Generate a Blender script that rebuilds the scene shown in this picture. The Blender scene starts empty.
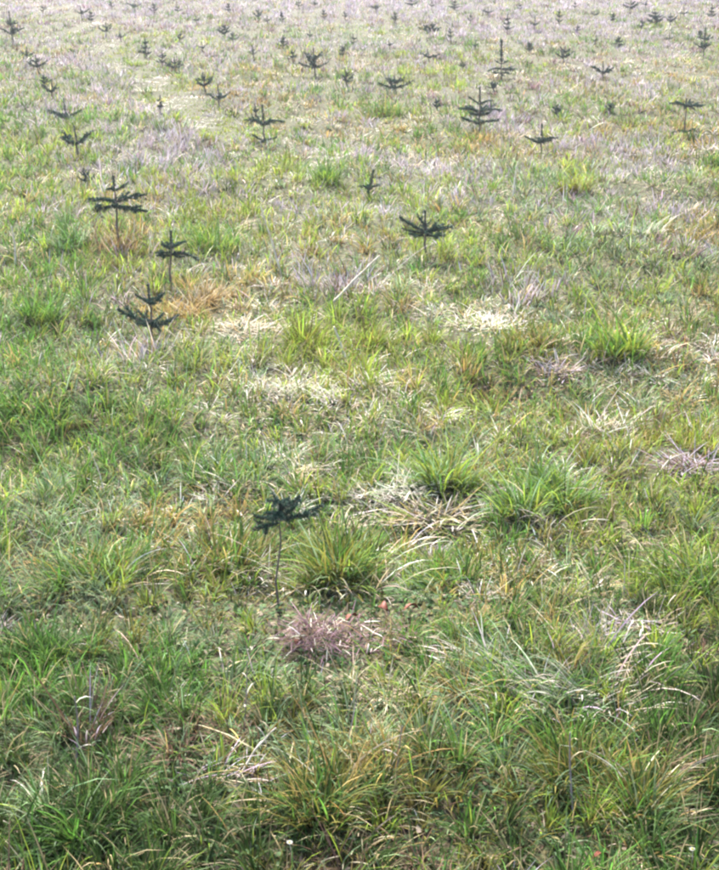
import bpy, math, random
import numpy as np
from mathutils import Vector

random.seed(7)
rng = np.random.default_rng(11)
scene = bpy.context.scene
col = scene.collection
R = math.radians

# ------------------------------------------------------------------ camera
PW, PH, F = 719.0, 870.0, 1350.0          # photograph size and focal length in its pixels
CAM_H, PITCH = 1.70, R(21.25)
cd = bpy.data.cameras.new("camera")
cam = bpy.data.objects.new("camera", cd)
col.objects.link(cam)
cd.sensor_fit = 'HORIZONTAL'
cd.sensor_width = 36.0
cd.lens = 36.0 * F / PW
cd.clip_start, cd.clip_end = 0.05, 3000.0
cam.location = (0, 0, CAM_H)
cam.rotation_euler = (R(90) - PITCH, 0, 0)
scene.camera = cam

# ------------------------------------------------------------------ sky, sun, exposure
SUN_EL, SUN_AZ = R(46), R(-18)            # azimuth from +Y (view direction) towards +X
world = bpy.data.worlds.new("World")
scene.world = world
world.use_nodes = True
wn, wl = world.node_tree.nodes, world.node_tree.links
wn.clear()
sky = wn.new('ShaderNodeTexSky')
sky.sky_type = 'NISHITA'
sky.sun_disc = False
sky.sun_elevation = SUN_EL
sky.sun_rotation = SUN_AZ
sky.air_density, sky.dust_density, sky.ozone_density = 1.0, 2.2, 1.0
bg = wn.new('ShaderNodeBackground')
bg.inputs['Strength'].default_value = 0.076
wo = wn.new('ShaderNodeOutputWorld')
wl.new(sky.outputs[0], bg.inputs[0])
wl.new(bg.outputs[0], wo.inputs[0])

sd = bpy.data.lights.new("sun", 'SUN')
sun = bpy.data.objects.new("sun", sd)
col.objects.link(sun)
sd.energy, sd.angle, sd.color = 2.9, R(10), (1.0, 0.955, 0.955)
sdir = Vector((math.sin(SUN_AZ) * math.cos(SUN_EL), math.cos(SUN_AZ) * math.cos(SUN_EL), math.sin(SUN_EL)))
sun.rotation_euler = sdir.to_track_quat('Z', 'Y').to_euler()
sun.location = sdir * 20

vs = scene.view_settings
vs.view_transform, vs.look, vs.gamma = 'Standard', 'None', 1.0
vs.use_curve_mapping = False
vs.exposure = 2.84
scene.cycles.max_bounces = 5
scene.cycles.transmission_bounces = 4
scene.cycles.diffuse_bounces = 2
scene.cycles.volume_bounces = 1
scene.cycles.use_denoising = True
scene.cycles.filter_width = 2.4

# ------------------------------------------------------------------ numpy helpers
def vnoise(x, y, seed=0):
    x = np.asarray(x, float); y = np.asarray(y, float)
    xi, yi = np.floor(x).astype(np.int64), np.floor(y).astype(np.int64)
    fx, fy = x - xi, y - yi
    fx, fy = fx * fx * (3 - 2 * fx), fy * fy * (3 - 2 * fy)
    def h(a, b):
        n = (a * 374761393 + b * 668265263 + seed * 1442695041) & 0xffffffff
        n = ((n ^ (n >> 13)) * 1274126177) & 0xffffffff
        return ((n ^ (n >> 16)) & 0xffff) / 65535.0
    return ((h(xi, yi) * (1 - fx) + h(xi + 1, yi) * fx) * (1 - fy)
            + (h(xi, yi + 1) * (1 - fx) + h(xi + 1, yi + 1) * fx) * fy)

def fbm(x, y, seed=0, o=3):
    s, a, t = 0.0, 0.5, 0.0
    for k in range(o):
        s = s + a * vnoise(x * 2 ** k + 17.3 * k, y * 2 ** k - 9.1 * k, seed + k); t += a; a *= 0.5
    return s / t

def ground_z(x, y):
    x = np.asarray(x, float); y = np.asarray(y, float)
    near = np.exp(-np.maximum(y - 12, 0) / 14)
    return (fbm(x * 1.7, y * 1.7, 3, 3) - 0.5) * 0.150 * near + (fbm(x * 0.35, y * 0.35, 8, 2) - 0.5) * 0.06 * near

def at(px, py):
    """photograph pixel -> point on the uneven field"""
    r, u = (px - PW / 2) / F, (PH / 2 - py) / F
    dx, dy, dz = r, math.cos(PITCH) + u * math.sin(PITCH), -math.sin(PITCH) + u * math.cos(PITCH)
    z = 0.0
    for _ in range(8):
        k = (CAM_H - z) / -dz
        z = 0.5 * z + 0.5 * float(ground_z(k * dx, k * dy))
    return k * dx, k * dy

def flat_at(py):
    u = (PH / 2 - py) / F
    return CAM_H * (math.cos(PITCH) + u * math.sin(PITCH)) / (math.sin(PITCH) - u * math.cos(PITCH))

def rows(py, ry):
    """depth in metres of a band of picture rows on level ground"""
    return abs(flat_at(py - ry) - flat_at(py + ry)) / 2

def scale_at(py):
    """metres per pixel at a row"""
    return (flat_at(py) * math.cos(PITCH) + CAM_H * math.sin(PITCH)) / F

def height_at(x, y, py_top):
    u = (PH / 2 - py_top) / F
    dy, dz = math.cos(PITCH) + u * math.sin(PITCH), -math.sin(PITCH) + u * math.cos(PITCH)
    return CAM_H + dz * y / dy - float(ground_z(x, y))

# ------------------------------------------------------------------ materials
def new_mat(name):
    m = bpy.data.materials.new(name)
    m.use_nodes = True
    m.node_tree.nodes.clear()
    return m, m.node_tree.nodes, m.node_tree.links

def blade_material(name, trans, rough, spec=0.35):
    m, n, l = new_mat(name)
    a = n.new('ShaderNodeAttribute'); a.attribute_name = 'col'
    geo = n.new('ShaderNodeNewGeometry')
    nz = n.new('ShaderNodeTexNoise'); nz.inputs['Scale'].default_value = 90.0; nz.inputs['Detail'].default_value = 2.0
    l.new(geo.outputs['Position'], nz.inputs['Vector'])
    mr = n.new('ShaderNodeMapRange'); mr.inputs['To Min'].default_value = 0.72; mr.inputs['To Max'].default_value = 1.28
    l.new(nz.outputs['Fac'], mr.inputs['Value'])
    mul = n.new('ShaderNodeVectorMath'); mul.operation = 'SCALE'
    l.new(a.outputs['Color'], mul.inputs[0]); l.new(mr.outputs[0], mul.inputs['Scale'])
    p = n.new('ShaderNodeBsdfPrincipled')
    p.inputs['Roughness'].default_value = rough
    p.inputs['Specular IOR Level'].default_value = spec
    l.new(mul.outputs[0], p.inputs['Base Color'])
    t = n.new('ShaderNodeBsdfTranslucent'); l.new(mul.outputs[0], t.inputs['Color'])
    mx = n.new('ShaderNodeMixShader'); mx.inputs[0].default_value = trans
    l.new(p.outputs[0], mx.inputs[1]); l.new(t.outputs[0], mx.inputs[2])
    o = n.new('ShaderNodeOutputMaterial'); l.new(mx.outputs[0], o.inputs[0])
    return m

def noise_material(name, stops, scale, rough=0.9, bump=0.0, coord='Position'):
    m, n, l = new_mat(name)
    geo = n.new('ShaderNodeNewGeometry') if coord == 'Position' else n.new('ShaderNodeTexCoord')
    nz = n.new('ShaderNodeTexNoise'); nz.inputs['Scale'].default_value = scale; nz.inputs['Detail'].default_value = 6.0
    l.new(geo.outputs[coord], nz.inputs['Vector'])
    cr = n.new('ShaderNodeValToRGB')
    e = cr.color_ramp.elements
    e[0].position, e[0].color = stops[0][0], (*stops[0][1], 1)
    e[1].position, e[1].color = stops[-1][0], (*stops[-1][1], 1)
    for s in stops[1:-1]:
        k = e.new(s[0]); k.color = (*s[1], 1)
    l.new(nz.outputs['Fac'], cr.inputs[0])
    p = n.new('ShaderNodeBsdfPrincipled'); p.inputs['Roughness'].default_value = rough
    p.inputs['Specular IOR Level'].default_value = 0.2
    l.new(cr.outputs[0], p.inputs['Base Color'])
    if bump:
        b = n.new('ShaderNodeBump'); b.inputs['Strength'].default_value = bump; b.inputs['Distance'].default_value = 0.01
        l.new(nz.outputs['Fac'], b.inputs['Height']); l.new(b.outputs[0], p.inputs['Normal'])
    o = n.new('ShaderNodeOutputMaterial'); l.new(p.outputs[0], o.inputs[0])
    return m

M_GRASS = blade_material('living_grass', 0.40, 0.65, 0.14)
M_DEAD = blade_material('dead_grass', 0.25, 0.7, 0.12)
M_NEEDLE = blade_material('fir_needles', 0.12, 0.5, 0.3)
M_BARK = noise_material('bark', [(0.3, (0.07, 0.05, 0.04)), (0.7, (0.19, 0.15, 0.12))], 160, 0.9, 0.4, 'Object')
M_GROUND = noise_material('moss_and_soil', [(0.36, (0.030, 0.022, 0.015)), (0.46, (0.060, 0.050, 0.024)),
                                           (0.55, (0.05, 0.07, 0.022)), (0.68, (0.13, 0.10, 0.06))], 55, 0.95, 1.0)
M_LEAF = noise_material('red_leaf', [(0.3, (0.07, 0.018, 0.010)), (0.7, (0.19, 0.048, 0.020))], 60, 0.6, 0.2)
M_PETAL = noise_material('white_petal', [(0.3, (0.22, 0.22, 0.19)), (0.7, (0.32, 0.32, 0.28))], 60, 0.6)
M_DISC = noise_material('flower_disc', [(0.3, (0.5, 0.38, 0.05)), (0.7, (0.65, 0.5, 0.1))], 200, 0.8)
M_STALK = noise_material('dry_stalk', [(0.3, (0.40, 0.33, 0.24)), (0.7, (0.66, 0.58, 0.46))], 40, 0.8)
M_DARKSTALK = noise_material('grey_stalk', [(0.3, (0.11, 0.08, 0.075)), (0.7, (0.27, 0.22, 0.2))], 60, 0.85)

# ------------------------------------------------------------------ mesh builders
def link_mesh(name, me, mats, parent=None):
    for m in mats:
        if m.name not in [x.name for x in me.materials]:
            me.materials.append(m)
    o = bpy.data.objects.new(name, me)
    col.objects.link(o)
    if parent:
        o.parent = parent
    return o

def tag(o, label=None, cat=None, group=None, kind=None):
    if label: o['label'] = label
    if cat: o['category'] = cat
    if group: o['group'] = group
    if kind: o['kind'] = kind
    return o

def empty(name, loc, rz=0.0):
    o = bpy.data.objects.new(name, None)
    o.empty_display_size = 0.05
    col.objects.link(o)
    o.location = loc
    o.rotation_euler = (0, 0, rz)
    return o

def blades(P, L, W, az, th0, bend, cb, ct, nseg, twist=None, zmin=None):
    """N tapered, bent leaf strips -> verts (N*V,3), colours, face loops, loop starts"""
    N = len(L)
    V = 2 * nseg + 1
    verts = np.zeros((N, V, 3)); cols = np.ones((N, V, 4))
    d = np.stack([np.cos(az), np.sin(az), np.zeros(N)], 1)
    tw = az + np.pi / 2 + (rng.normal(0, 0.55, N) if twist is None else twist)
    s = np.stack([np.cos(tw), np.sin(tw), np.zeros(N)], 1)
    p = P.copy()
    for k in range(nseg + 1):
        t = k / nseg
        if k:
            th = th0 + bend * ((k - 0.5) / nseg) ** 1.25
            p = p + (L / nseg)[:, None] * (np.sin(th)[:, None] * d + np.cos(th)[:, None] * np.array([0, 0, 1.0]))
            if zmin is not None:
                p[:, 2] = np.maximum(p[:, 2], zmin + 0.004)
        w = W * 0.5 * (0.75 + 0.6 * t - 1.2 * t * t) if k < nseg else 0
        c = cb * (1 - t) + ct * t
        if k < nseg:
            verts[:, 2 * k] = p - s * w[:, None]
            verts[:, 2 * k + 1] = p + s * w[:, None]
            cols[:, 2 * k, :3] = c; cols[:, 2 * k + 1, :3] = c
        else:
            verts[:, 2 * k] = p
            cols[:, 2 * k, :3] = c
    loops, sizes = [], []
    for k in range(nseg - 1):
        loops += [2 * k, 2 * k + 1, 2 * k + 3, 2 * k + 2]; sizes.append(4)
    k = nseg - 1
    loops += [2 * k, 2 * k + 1, 2 * k + 2]; sizes.append(3)
    li = (np.arange(N)[:, None] * V + np.array(loops)[None, :]).ravel()
    sz = np.tile(np.array(sizes), N)
    return verts.reshape(-1, 3), cols.reshape(-1, 4), li, sz

def join(parts):
    off, v, c, li, sz = 0, [], [], [], []
    for a in parts:
        v.append(a[0]); c.append(a[1]); li.append(a[2] + off); sz.append(a[3]); off += len(a[0])
    return np.concatenate(v), np.concatenate(c), np.concatenate(li), np.concatenate(sz)

def to_mesh(name, data, smooth=True):
    v, c, li, sz = data
    me = bpy.data.meshes.new(name)
    me.vertices.add(len(v)); me.vertices.foreach_set('co', v.astype(np.float32).ravel())
    me.loops.add(len(li)); me.loops.foreach_set('vertex_index', li.astype(np.int32))
    me.polygons.add(len(sz))
    me.polygons.foreach_set('loop_start', np.concatenate([[0], np.cumsum(sz)[:-1]]).astype(np.int32))
    me.update(calc_edges=True)
    me.polygons.foreach_set('use_smooth', np.full(len(sz), smooth))
    a = me.color_attributes.new('col', 'FLOAT_COLOR', 'POINT')
    a.data.foreach_set('color', c.astype(np.float32).ravel())
    me.validate()
    return me

def tube(pts, radii, sides=6, c=(0.2, 0.15, 0.1)):
    pts = np.asarray(pts, float); n = len(pts)
    v = []
    for i in range(n):
        t = pts[min(i + 1, n - 1)] - pts[max(i - 1, 0)]
        t /= np.linalg.norm(t) + 1e-9
        a = np.cross(t, [0.31, 0.9, 0.2]); a /= np.linalg.norm(a); b = np.cross(t, a)
        for k in range(sides):
            q = 2 * math.pi * k / sides
            v.append(pts[i] + radii[i] * (math.cos(q) * a + math.sin(q) * b))
    li, sz = [], []
    for i in range(n - 1):
        for k in range(sides):
            k2 = (k + 1) % sides
            li += [i * sides + k, i * sides + k2, (i + 1) * sides + k2, (i + 1) * sides + k]; sz.append(4)
    li += list(range((n - 1) * sides, n * sides)); sz.append(sides)
    v = np.array(v)
    return v, np.tile(np.array([*c, 1.0]), (len(v), 1)), np.array(li), np.array(sz)

# ------------------------------------------------------------------ the ground
def axis(fine0, fine1, step, far0, far1):
    a = list(np.arange(fine0, fine1, step))
    g, x = step, fine1
    while x < far1:
        a.append(x); g *= 1.22; x += g
    a.append(far1)
    g, x = step, fine0 - step
    b = []
    while x > far0:
        b.append(x); g *= 1.22; x -= g
    b.append(far0)
    return np.array(b[::-1] + a)
gx, gy = axis(-4, 4, 0.075, -900, 900), axis(1, 14, 0.075, -300, 1500)
GX, GY = np.meshgrid(gx, gy)
GV = np.stack([GX.ravel(), GY.ravel(), ground_z(GX, GY).ravel()], 1)
nx, ny = len(gx), len(gy)
q = (np.arange(ny - 1)[:, None] * nx + np.arange(nx - 1)[None, :]).ravel()
GL = np.stack([q, q + 1, q + nx + 1, q + nx], 1).ravel()
gm = to_mesh('field_ground', (GV, np.ones((len(GV), 4)), GL, np.full(len(q), 4)))
tag(link_mesh('ground', gm, [M_GROUND]), 'mossy brown soil of the field under the grass', kind='structure')

# ------------------------------------------------------------------ colour kinds of blade
#            base colour           tip colour            len   width  th0        bend        dead
KINDS = {
 'green':  ((0.085, 0.115, 0.026), (0.070, 0.195, 0.024), 0.100, 0.0044, (0.05, 0.75), (0.2, 1.5), 0),
 'deep':   ((0.040, 0.050, 0.016), (0.038, 0.085, 0.014), 0.105, 0.0044, (0.05, 0.85), (0.2, 1.5), 0),  # dark green blade; its near weighting paints the dim foreground into the grass
 'blue':   ((0.115, 0.135, 0.070), (0.185, 0.275, 0.130), 0.098, 0.0042, (0.15, 0.95), (0.3, 1.5), 0),
 'lime':   ((0.160, 0.145, 0.030), (0.200, 0.315, 0.030), 0.096, 0.0042, (0.05, 0.75), (0.2, 1.4), 0),
 'olive':  ((0.135, 0.095, 0.028), (0.160, 0.165, 0.026), 0.088, 0.0040, (0.10, 0.90), (0.2, 1.4), 0),
 'gold':   ((0.170, 0.110, 0.042), (0.410, 0.295, 0.090), 0.105, 0.0042, (0.10, 1.00), (0.2, 1.4), 1),
 'straw':  ((0.300, 0.235, 0.140), (0.480, 0.410, 0.265), 0.100, 0.0040, (0.60, 1.50), (0.2, 1.2), 1),
 'pale':   ((0.460, 0.410, 0.320), (0.560, 0.520, 0.430), 0.100, 0.0042, (0.70, 1.55), (0.2, 1.2), 1),
 'lilac':  ((0.260, 0.210, 0.215), (0.440, 0.375, 0.405), 0.105, 0.0036, (0.10, 1.10), (0.1, 0.9), 1),
 'pink':   ((0.085, 0.040, 0.045), (0.260, 0.160, 0.175), 0.100, 0.0040, (0.30, 1.40), (0.1, 0.9), 1),
 'brown':  ((0.085, 0.050, 0.030), (0.160, 0.100, 0.060), 0.095, 0.0040, (0.30, 1.40), (0.2, 1.2), 1),
}
KN = list(KINDS)
KI = {k: i for i, k in enumerate(KN)}
# mixture along the distance from the camera (metres)
MIX_Y = [2.0, 2.7, 3.2, 4.2, 6.0, 9.0, 14.0, 20.0, 30.0]
MIX = {
 'pink':  [0, 0, 0, 0, 0.1, 0.5, 1.3, 2.0, 2.4],
 'deep':  [24.0, 14.0, 4.5, 1.5, 0.8, 0.5, 0.3, 0.2, 0.1],  # heavy near the camera: foreground dimness put into the blade colours
 'green': [4.8, 4.0, 3.4, 3.2, 3.0, 2.8, 2.4, 1.8, 1.0],
 'blue':  [0.9, 1.2, 1.9, 2.6, 2.6, 2.3, 2.0, 1.8, 1.2],
 'lime':  [0.6, 0.9, 2.4, 4.2, 4.6, 4.2, 3.0, 1.8, 0.8],
 'olive': [1.8, 2.2, 1.6, 1.2, 1.4, 1.5, 1.2, 0.8, 0.5],
 'gold':  [0.3, 0.5, 0.5, 0.7, 1.0, 1.1, 1.0, 0.7, 0.4],
 'straw': [0.25, 0.4, 0.6, 0.8, 1.1, 1.5, 1.7, 1.6, 1.5],
 'pale':  [0.15, 0.2, 0.45, 0.8, 1.0, 0.9, 0.8, 0.9, 1.2],
 'lilac': [0.08, 0.1, 0.12, 0.2, 0.6, 1.5, 3.0, 4.6, 7.0],
 'brown': [1.8, 1.5, 0.9, 0.6, 0.7, 1.0, 1.3, 1.3, 1.0],
}
# patches seen in the field, and deep ones that paint its near rows dimmer: px, py, half width, half height (photo pixels), kind, strength, height factor
PATCHES = [
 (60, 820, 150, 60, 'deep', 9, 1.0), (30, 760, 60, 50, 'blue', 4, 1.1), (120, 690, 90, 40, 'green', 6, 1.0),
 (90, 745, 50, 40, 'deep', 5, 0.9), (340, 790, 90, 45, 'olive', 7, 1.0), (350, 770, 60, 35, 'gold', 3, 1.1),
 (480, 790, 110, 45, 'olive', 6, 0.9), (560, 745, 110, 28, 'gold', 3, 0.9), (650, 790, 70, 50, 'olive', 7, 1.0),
 (240, 760, 50, 40, 'brown', 4, 0.7), (360, 858, 420, 22, 'deep', 16, 1.0), (690, 830, 60, 30, 'deep', 6, 1.0),  # full-width deep strip: dimness of the bottom edge painted as darker grass
 (445, 845, 80, 25, 'brown', 5, 0.7), (560, 835, 50, 30, 'olive', 5, 0.8),
 (100, 620, 110, 22, 'blue', 5, 0.55), (300, 615, 110, 22, 'olive', 4, 0.45), (420, 605, 90, 22, 'blue', 4, 0.5),
 (230, 655, 40, 20, 'green', 4, 0.5), (470, 640, 70, 25, 'blue', 4, 0.7), (660, 690, 50, 40, 'green', 5, 0.9),
 (620, 640, 60, 20, 'lilac', 4, 0.7), (700, 650, 40, 30, 'straw', 4, 0.8),
 (430, 520, 75, 28, 'straw', 7, 0.6), (410, 495, 50, 14, 'pale', 9, 0.55), (440, 550, 30, 18, 'pale', 9, 0.6),
 (520, 560, 110, 30, 'olive', 4, 0.8), (620, 530, 60, 25, 'lime', 4, 0.9),
 (180, 525, 70, 25, 'gold', 3, 0.8), (190, 500, 40, 20, 'straw', 3, 0.8), (110, 490, 130, 35, 'blue', 5, 1.0),
 (60, 450, 100, 30, 'green', 4, 1.0), (300, 390, 50, 20, 'pale', 8, 0.8), (290, 420, 40, 20, 'straw', 5, 0.8),
 (400, 460, 60, 30, 'blue', 5, 0.9), (190, 400, 60, 20, 'gold', 3, 0.8), (410, 405, 50, 14, 'straw', 4, 0.7),
 (200, 308, 42, 22, 'gold', 14, 0.8), (245, 330, 40, 14, 'straw', 14, 0.55), (255, 335, 28, 9, 'pale', 14, 0.5),
 (475, 328, 45, 14, 'pale', 12, 0.55), (470, 310, 45, 10, 'straw', 6, 0.6), (470, 345, 30, 10, 'lime', 6, 0.7),
 (525, 290, 40, 14, 'lilac', 5, 0.9), (345, 285, 40, 16, 'lilac', 4, 0.9), (540, 335, 45, 14, 'olive', 9, 0.9),
 (20, 270, 80, 50, 'green', 12, 1.0), (20, 360, 80, 45, 'green', 9, 1.0), (30, 170, 60, 55, 'green', 11, 1.0), (60, 440, 110, 40, 'green', 7, 1.0),
 (12, 110, 45, 45, 'green', 12, 1.0), (20, 55, 40, 20, 'green', 6, 1.0), (125, 236, 36, 20, 'gold', 14, 1.0), (125, 236, 30, 16, 'brown', 8, 1.0), (130, 360, 35, 20, 'lilac', 5, 0.8),
 (215, 245, 40, 18, 'green', 9, 1.1), (170, 140, 52, 44, 'lilac', 20, 1.1), (175, 150, 40, 34, 'brown', 7, 1.0), (110, 85, 40, 20, 'lilac', 8, 1.1),
 (215, 60, 60, 14, 'lilac', 6, 1.1), (330, 215, 60, 15, 'lilac', 8, 0.9), (440, 175, 70, 14, 'lilac', 5, 0.9),
 (510, 125, 45, 16, 'lilac', 8, 1.0), (640, 160, 40, 14, 'lilac', 9, 1.0), (650, 95, 80, 14, 'lilac', 6, 1.0),
 (600, 60, 100, 14, 'straw', 4, 0.9), (700, 235, 25, 9, 'gold', 10, 0.8), (700, 72, 40, 5, 'gold', 8, 0.7),
 (390, 105, 40, 8, 'green', 12, 0.8), (250, 125, 50, 14, 'lime', 6, 0.8), (300, 120, 45, 20, 'straw', 5, 0.8),
 (330, 170, 28, 18, 'green', 9, 1.1), (240, 150, 40, 14, 'lime', 6, 0.8), (560, 100, 60, 10, 'green', 7, 0.9),
 (450, 85, 40, 10, 'lime', 8, 0.9), (150, 62, 30, 8, 'lime', 9, 0.8), (250, 62, 40, 8, 'green', 5, 0.9),
 (590, 215, 80, 25, 'blue', 4, 1.0), (480, 215, 50, 25, 'straw', 4, 0.9), (580, 180, 40, 15, 'lime', 5, 1.0),
 (650, 280, 70, 30, 'blue', 4, 1.0), (470, 265, 60, 20, 'lime', 5, 0.9), (690, 420, 60, 30, 'olive', 5, 0.9),
 (690, 378, 50, 20, 'gold', 3, 0.8), (620, 445, 60, 10, 'brown', 6, 0.6), (690, 470, 45, 12, 'brown', 7, 0.4),
 (600, 400, 90, 20, 'straw', 3, 0.8), (560, 372, 35, 8, 'lilac', 7, 0.5), (320, 640, 50, 22, 'brown', 9, 0.3),
 (690, 350, 40, 8, 'brown', 7, 0.5), (640, 350, 30, 8, 'green', 8, 0.7), (60, 395, 60, 14, 'lime', 4, 0.8),
]
PATCHES += [(310, 330, 36, 18, 'lime', 12, 1.0), (375, 335, 36, 18, 'lime', 9, 1.0), (545, 328, 45, 14, 'olive', 8, 0.9), (460, 262, 50, 12, 'lime', 8, 0.9),
            (575, 175, 40, 14, 'lime', 9, 1.0), (70, 60, 60, 16, 'lilac', 6, 1.0), (235, 95, 40, 10, 'gold', 7, 0.8),
            (360, 4, 420, 14, 'lilac', 14, 1.0), (560, 30, 120, 8, 'lilac', 5, 1.0), (310, 30, 120, 8, 'blue', 5, 0.9),
            (250, 300, 60, 14, 'gold', 4, 0.8), (420, 285, 40, 12, 'straw', 5, 0.8), (150, 395, 60, 14, 'straw', 4, 0.8), (500, 400, 60, 14, 'gold', 4, 0.8),
            (360, 240, 50, 12, 'gold', 5, 0.8), (560, 300, 60, 12, 'straw', 5, 0.8), (680, 310, 50, 14, 'gold', 4, 0.8), (300, 195, 50, 10, 'straw', 6, 0.8),
            (620, 190, 60, 12, 'straw', 7, 0.8), (450, 150, 60, 10, 'gold', 6, 0.8), (210, 190, 40, 12, 'lilac', 7, 0.9), (640, 75, 80, 9, 'brown', 6, 0.8),
            (500, 95, 60, 8, 'brown', 5, 0.8), (330, 130, 50, 9, 'gold', 6, 0.8), (230, 435, 60, 14, 'brown', 4, 0.7), (530, 450, 40, 12, 'deep', 4, 0.9),
            (350, 430, 50, 14, 'straw', 4, 0.7), (640, 545, 50, 16, 'straw', 4, 0.8), (560, 585, 60, 14, 'gold', 3, 0.7), (380, 700, 60, 20, 'straw', 3, 0.8)]
for k in range(14):                                           # the worn pale track at upper left
    f = k / 13
    PATCHES.append((58 + 160 * f, 8 + 122 * f, 9 + 6 * f, 4 + 5 * f, 'lime' if k % 2 else 'pale', 60, 0.3))
PW_ = []
for px, py, rx, ry, kind, st, hf in PATCHES:
    cx, cy = at(px, py)
    PW_.append((cx, cy, rx * scale_at(py), rows(py, ry), KI[kind], st, hf))

def field_mix(x, y):
    w = np.stack([np.interp(y, MIX_Y, MIX[k]) for k in KN], 1)
    for i in range(len(KN)):
        sc = 0.75 if i % 2 else 1.5
        w[:, i] *= 0.08 + 3.2 * np.clip(fbm(x * sc + 31 * i, y * sc * 0.8, 40 + i, 3) - 0.18, 0, 1) ** 2.8 * 4.0
    hf = np.ones(len(x))
    jx = (fbm(x * 4, y * 4, 77, 2) - 0.5); jy = (fbm(x * 4, y * 4, 78, 2) - 0.5)
    for cx, cy, rx, ry, k, st, h in PW_:
        g = np.exp(-((((x - cx) / rx + jx * 1.1) ** 2 + ((y - cy) / ry + jy * 1.1) ** 2)) ** 1.3)
        w[:, k] += 0.85 * st * g
        hf *= 1 + (h - 1) * np.minimum(g * 1.2, 1)
    return w / w.sum(1, keepdims=True), hf

# ------------------------------------------------------------------ scatter the grass
Y0, Y1, D0 = 1.7, 40.0, 16000.0
def scatter(n_try, dens):
    """points in the wedge the photograph sees, widened by a step on either side"""
    yy = np.linspace(Y0, Y1, 4000)
    wd = 0.56 * yy + 1.3
    pdf = wd * dens(yy)
    cdf = np.cumsum(pdf); total = cdf[-1] * (yy[1] - yy[0]); cdf /= cdf[-1]
    n = int(total)
    y = np.interp(rng.random(n), cdf, yy)
    x = (rng.random(n) - 0.5) * (0.56 * y + 1.3)
    return x, y
x, y = scatter(0, lambda yy: D0 * (3.0 / np.maximum(yy, 2.6)) ** 1.55)
# every blade belongs to a tuft: a jittered cell whose size grows with distance
lev = np.clip(np.log2(np.maximum(y, 2.5) / 2.5) + rng.normal(0, 0.45, len(x)), 0, 4.2).astype(int)
cell = 0.085 * 2.0 ** (lev * 0.75)
def hsh(a, b, c, k):
    n = (a * 374761393 + b * 668265263 + c * 974634777 + k * 1442695041) & 0xffffffff
    n = ((n ^ (n >> 13)) * 1274126177) & 0xffffffff
    n = ((n ^ (n >> 15)) * 2246822519) & 0xffffffff
    return ((n ^ (n >> 16)) & 0xffff) / 65535.0
ox, oy = 37.31 + 0.617 * lev, 11.7 + 0.413 * lev             # no two tuft grids share a line
ci, cj = np.floor((x + ox) / cell).astype(np.int64), np.floor((y + oy) / cell).astype(np.int64)
tx = (ci + 0.1 + 0.8 * hsh(ci, cj, lev, 1)) * cell - ox
ty = (cj + 0.1 + 0.8 * hsh(ci, cj, lev, 2)) * cell - oy
tuft_size = hsh(ci, cj, lev, 3)
pull = np.where(rng.random(len(x)) < 0.68, rng.uniform(0.25, 0.85, len(x)), 0.0)
x0_, y0_ = x - tx, y - ty
x, y = x - x0_ * pull, y - y0_ * pull
CLEAR = [(325, 655, 66, 40, 0.08), (692, 470, 50, 16, 0.25), (474, 332, 46, 15, 0.3), (250, 336, 44, 14, 0.3), (430, 525, 56, 20, 0.4), (290, 868, 14, 14, 0.2),
         (690, 868, 14, 14, 0.2), (100, 622, 120, 14, 0.5), (300, 615, 100, 14, 0.35), (410, 612, 70, 14, 0.4), (406, 500, 46, 11, 0.4), (215, 785, 50, 22, 0.45),
         (560, 376, 30, 9, 0.4), (600, 866, 26, 14, 0.3)]
def clearing(x, y):
    g = np.ones(len(x))
    for px, py, rx, ry, kp in CLEAR:
        cx, cy = at(px, py); ax = rx * scale_at(py); ay = rows(py, ry)
        d = ((x - cx) / ax) ** 2 + ((y - cy) / ay) ** 2 + (fbm(x * 9, y * 9, 5, 2) - 0.5) * 0.9
        g = np.where(d < 1, np.minimum(g, kp), g)
    return g
keep = (rng.random(len(x)) < clearing(x, y) * np.clip(0.30 + 1.1 * tuft_size, 0, 1)) & (y > Y0 - 0.1)
x, y, x0_, y0_, pull, lev, ci, cj, tx, ty, tuft_size = [q[keep] for q in (x, y, x0_, y0_, pull, lev, ci, cj, tx, ty, tuft_size)]
clump = 0.25 + 0.5 * tuft_size * (pull > 0) + 0.35 * fbm(x * 1.6, y * 1.6, 22, 2)
mix, hf = field_mix(x, y)
mixt, _ = field_mix(tx, ty)
own = rng.random(len(x)) < np.where(pull > 0, 0.32, 1.0)
r = np.where(own, rng.random(len(x)), hsh(ci, cj, lev, 4))[:, None]
mix = np.where(own[:, None], mix, mixt)
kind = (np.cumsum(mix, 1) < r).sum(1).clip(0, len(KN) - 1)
far = np.maximum(y / 3.0, 1.0)
arr = lambda j: np.array([KINDS[k][j] for k in KN], float)[kind]
L = arr(2) * hf * (0.30 + 0.75 * clump) * rng.lognormal(0, 0.28, len(x)) * np.interp(y, [2, 4, 8, 16, 30], [1.0, 1.06, 1.0, 0.92, 0.98])
Wd = arr(3) * rng.uniform(0.55, 1.1, len(x)) * far ** 0.65
t0, be = arr(4), arr(5)
th0 = t0[:, 0] + (t0[:, 1] - t0[:, 0]) * rng.random(len(x)) ** 1.2
bend = be[:, 0] + (be[:, 1] - be[:, 0]) * rng.random(len(x))
azn = fbm(x * 3.1, y * 3.1, 51, 2) * 4 * math.pi
az = np.where(pull > 0, np.arctan2(y0_, x0_) + rng.normal(0, 1.0, len(x)), azn + rng.normal(0, 1.0, len(x)))
th0 = th0 * np.where(pull > 0, 0.92, 1.2)
cb, ct = arr(0), arr(1)
br = rng.lognormal(0, 0.24, len(x))[:, None] * (0.75 + 0.5 * hsh(ci, cj, lev, 5))[:, None]
hue = rng.normal(0, 0.06, (len(x), 3))
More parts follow.
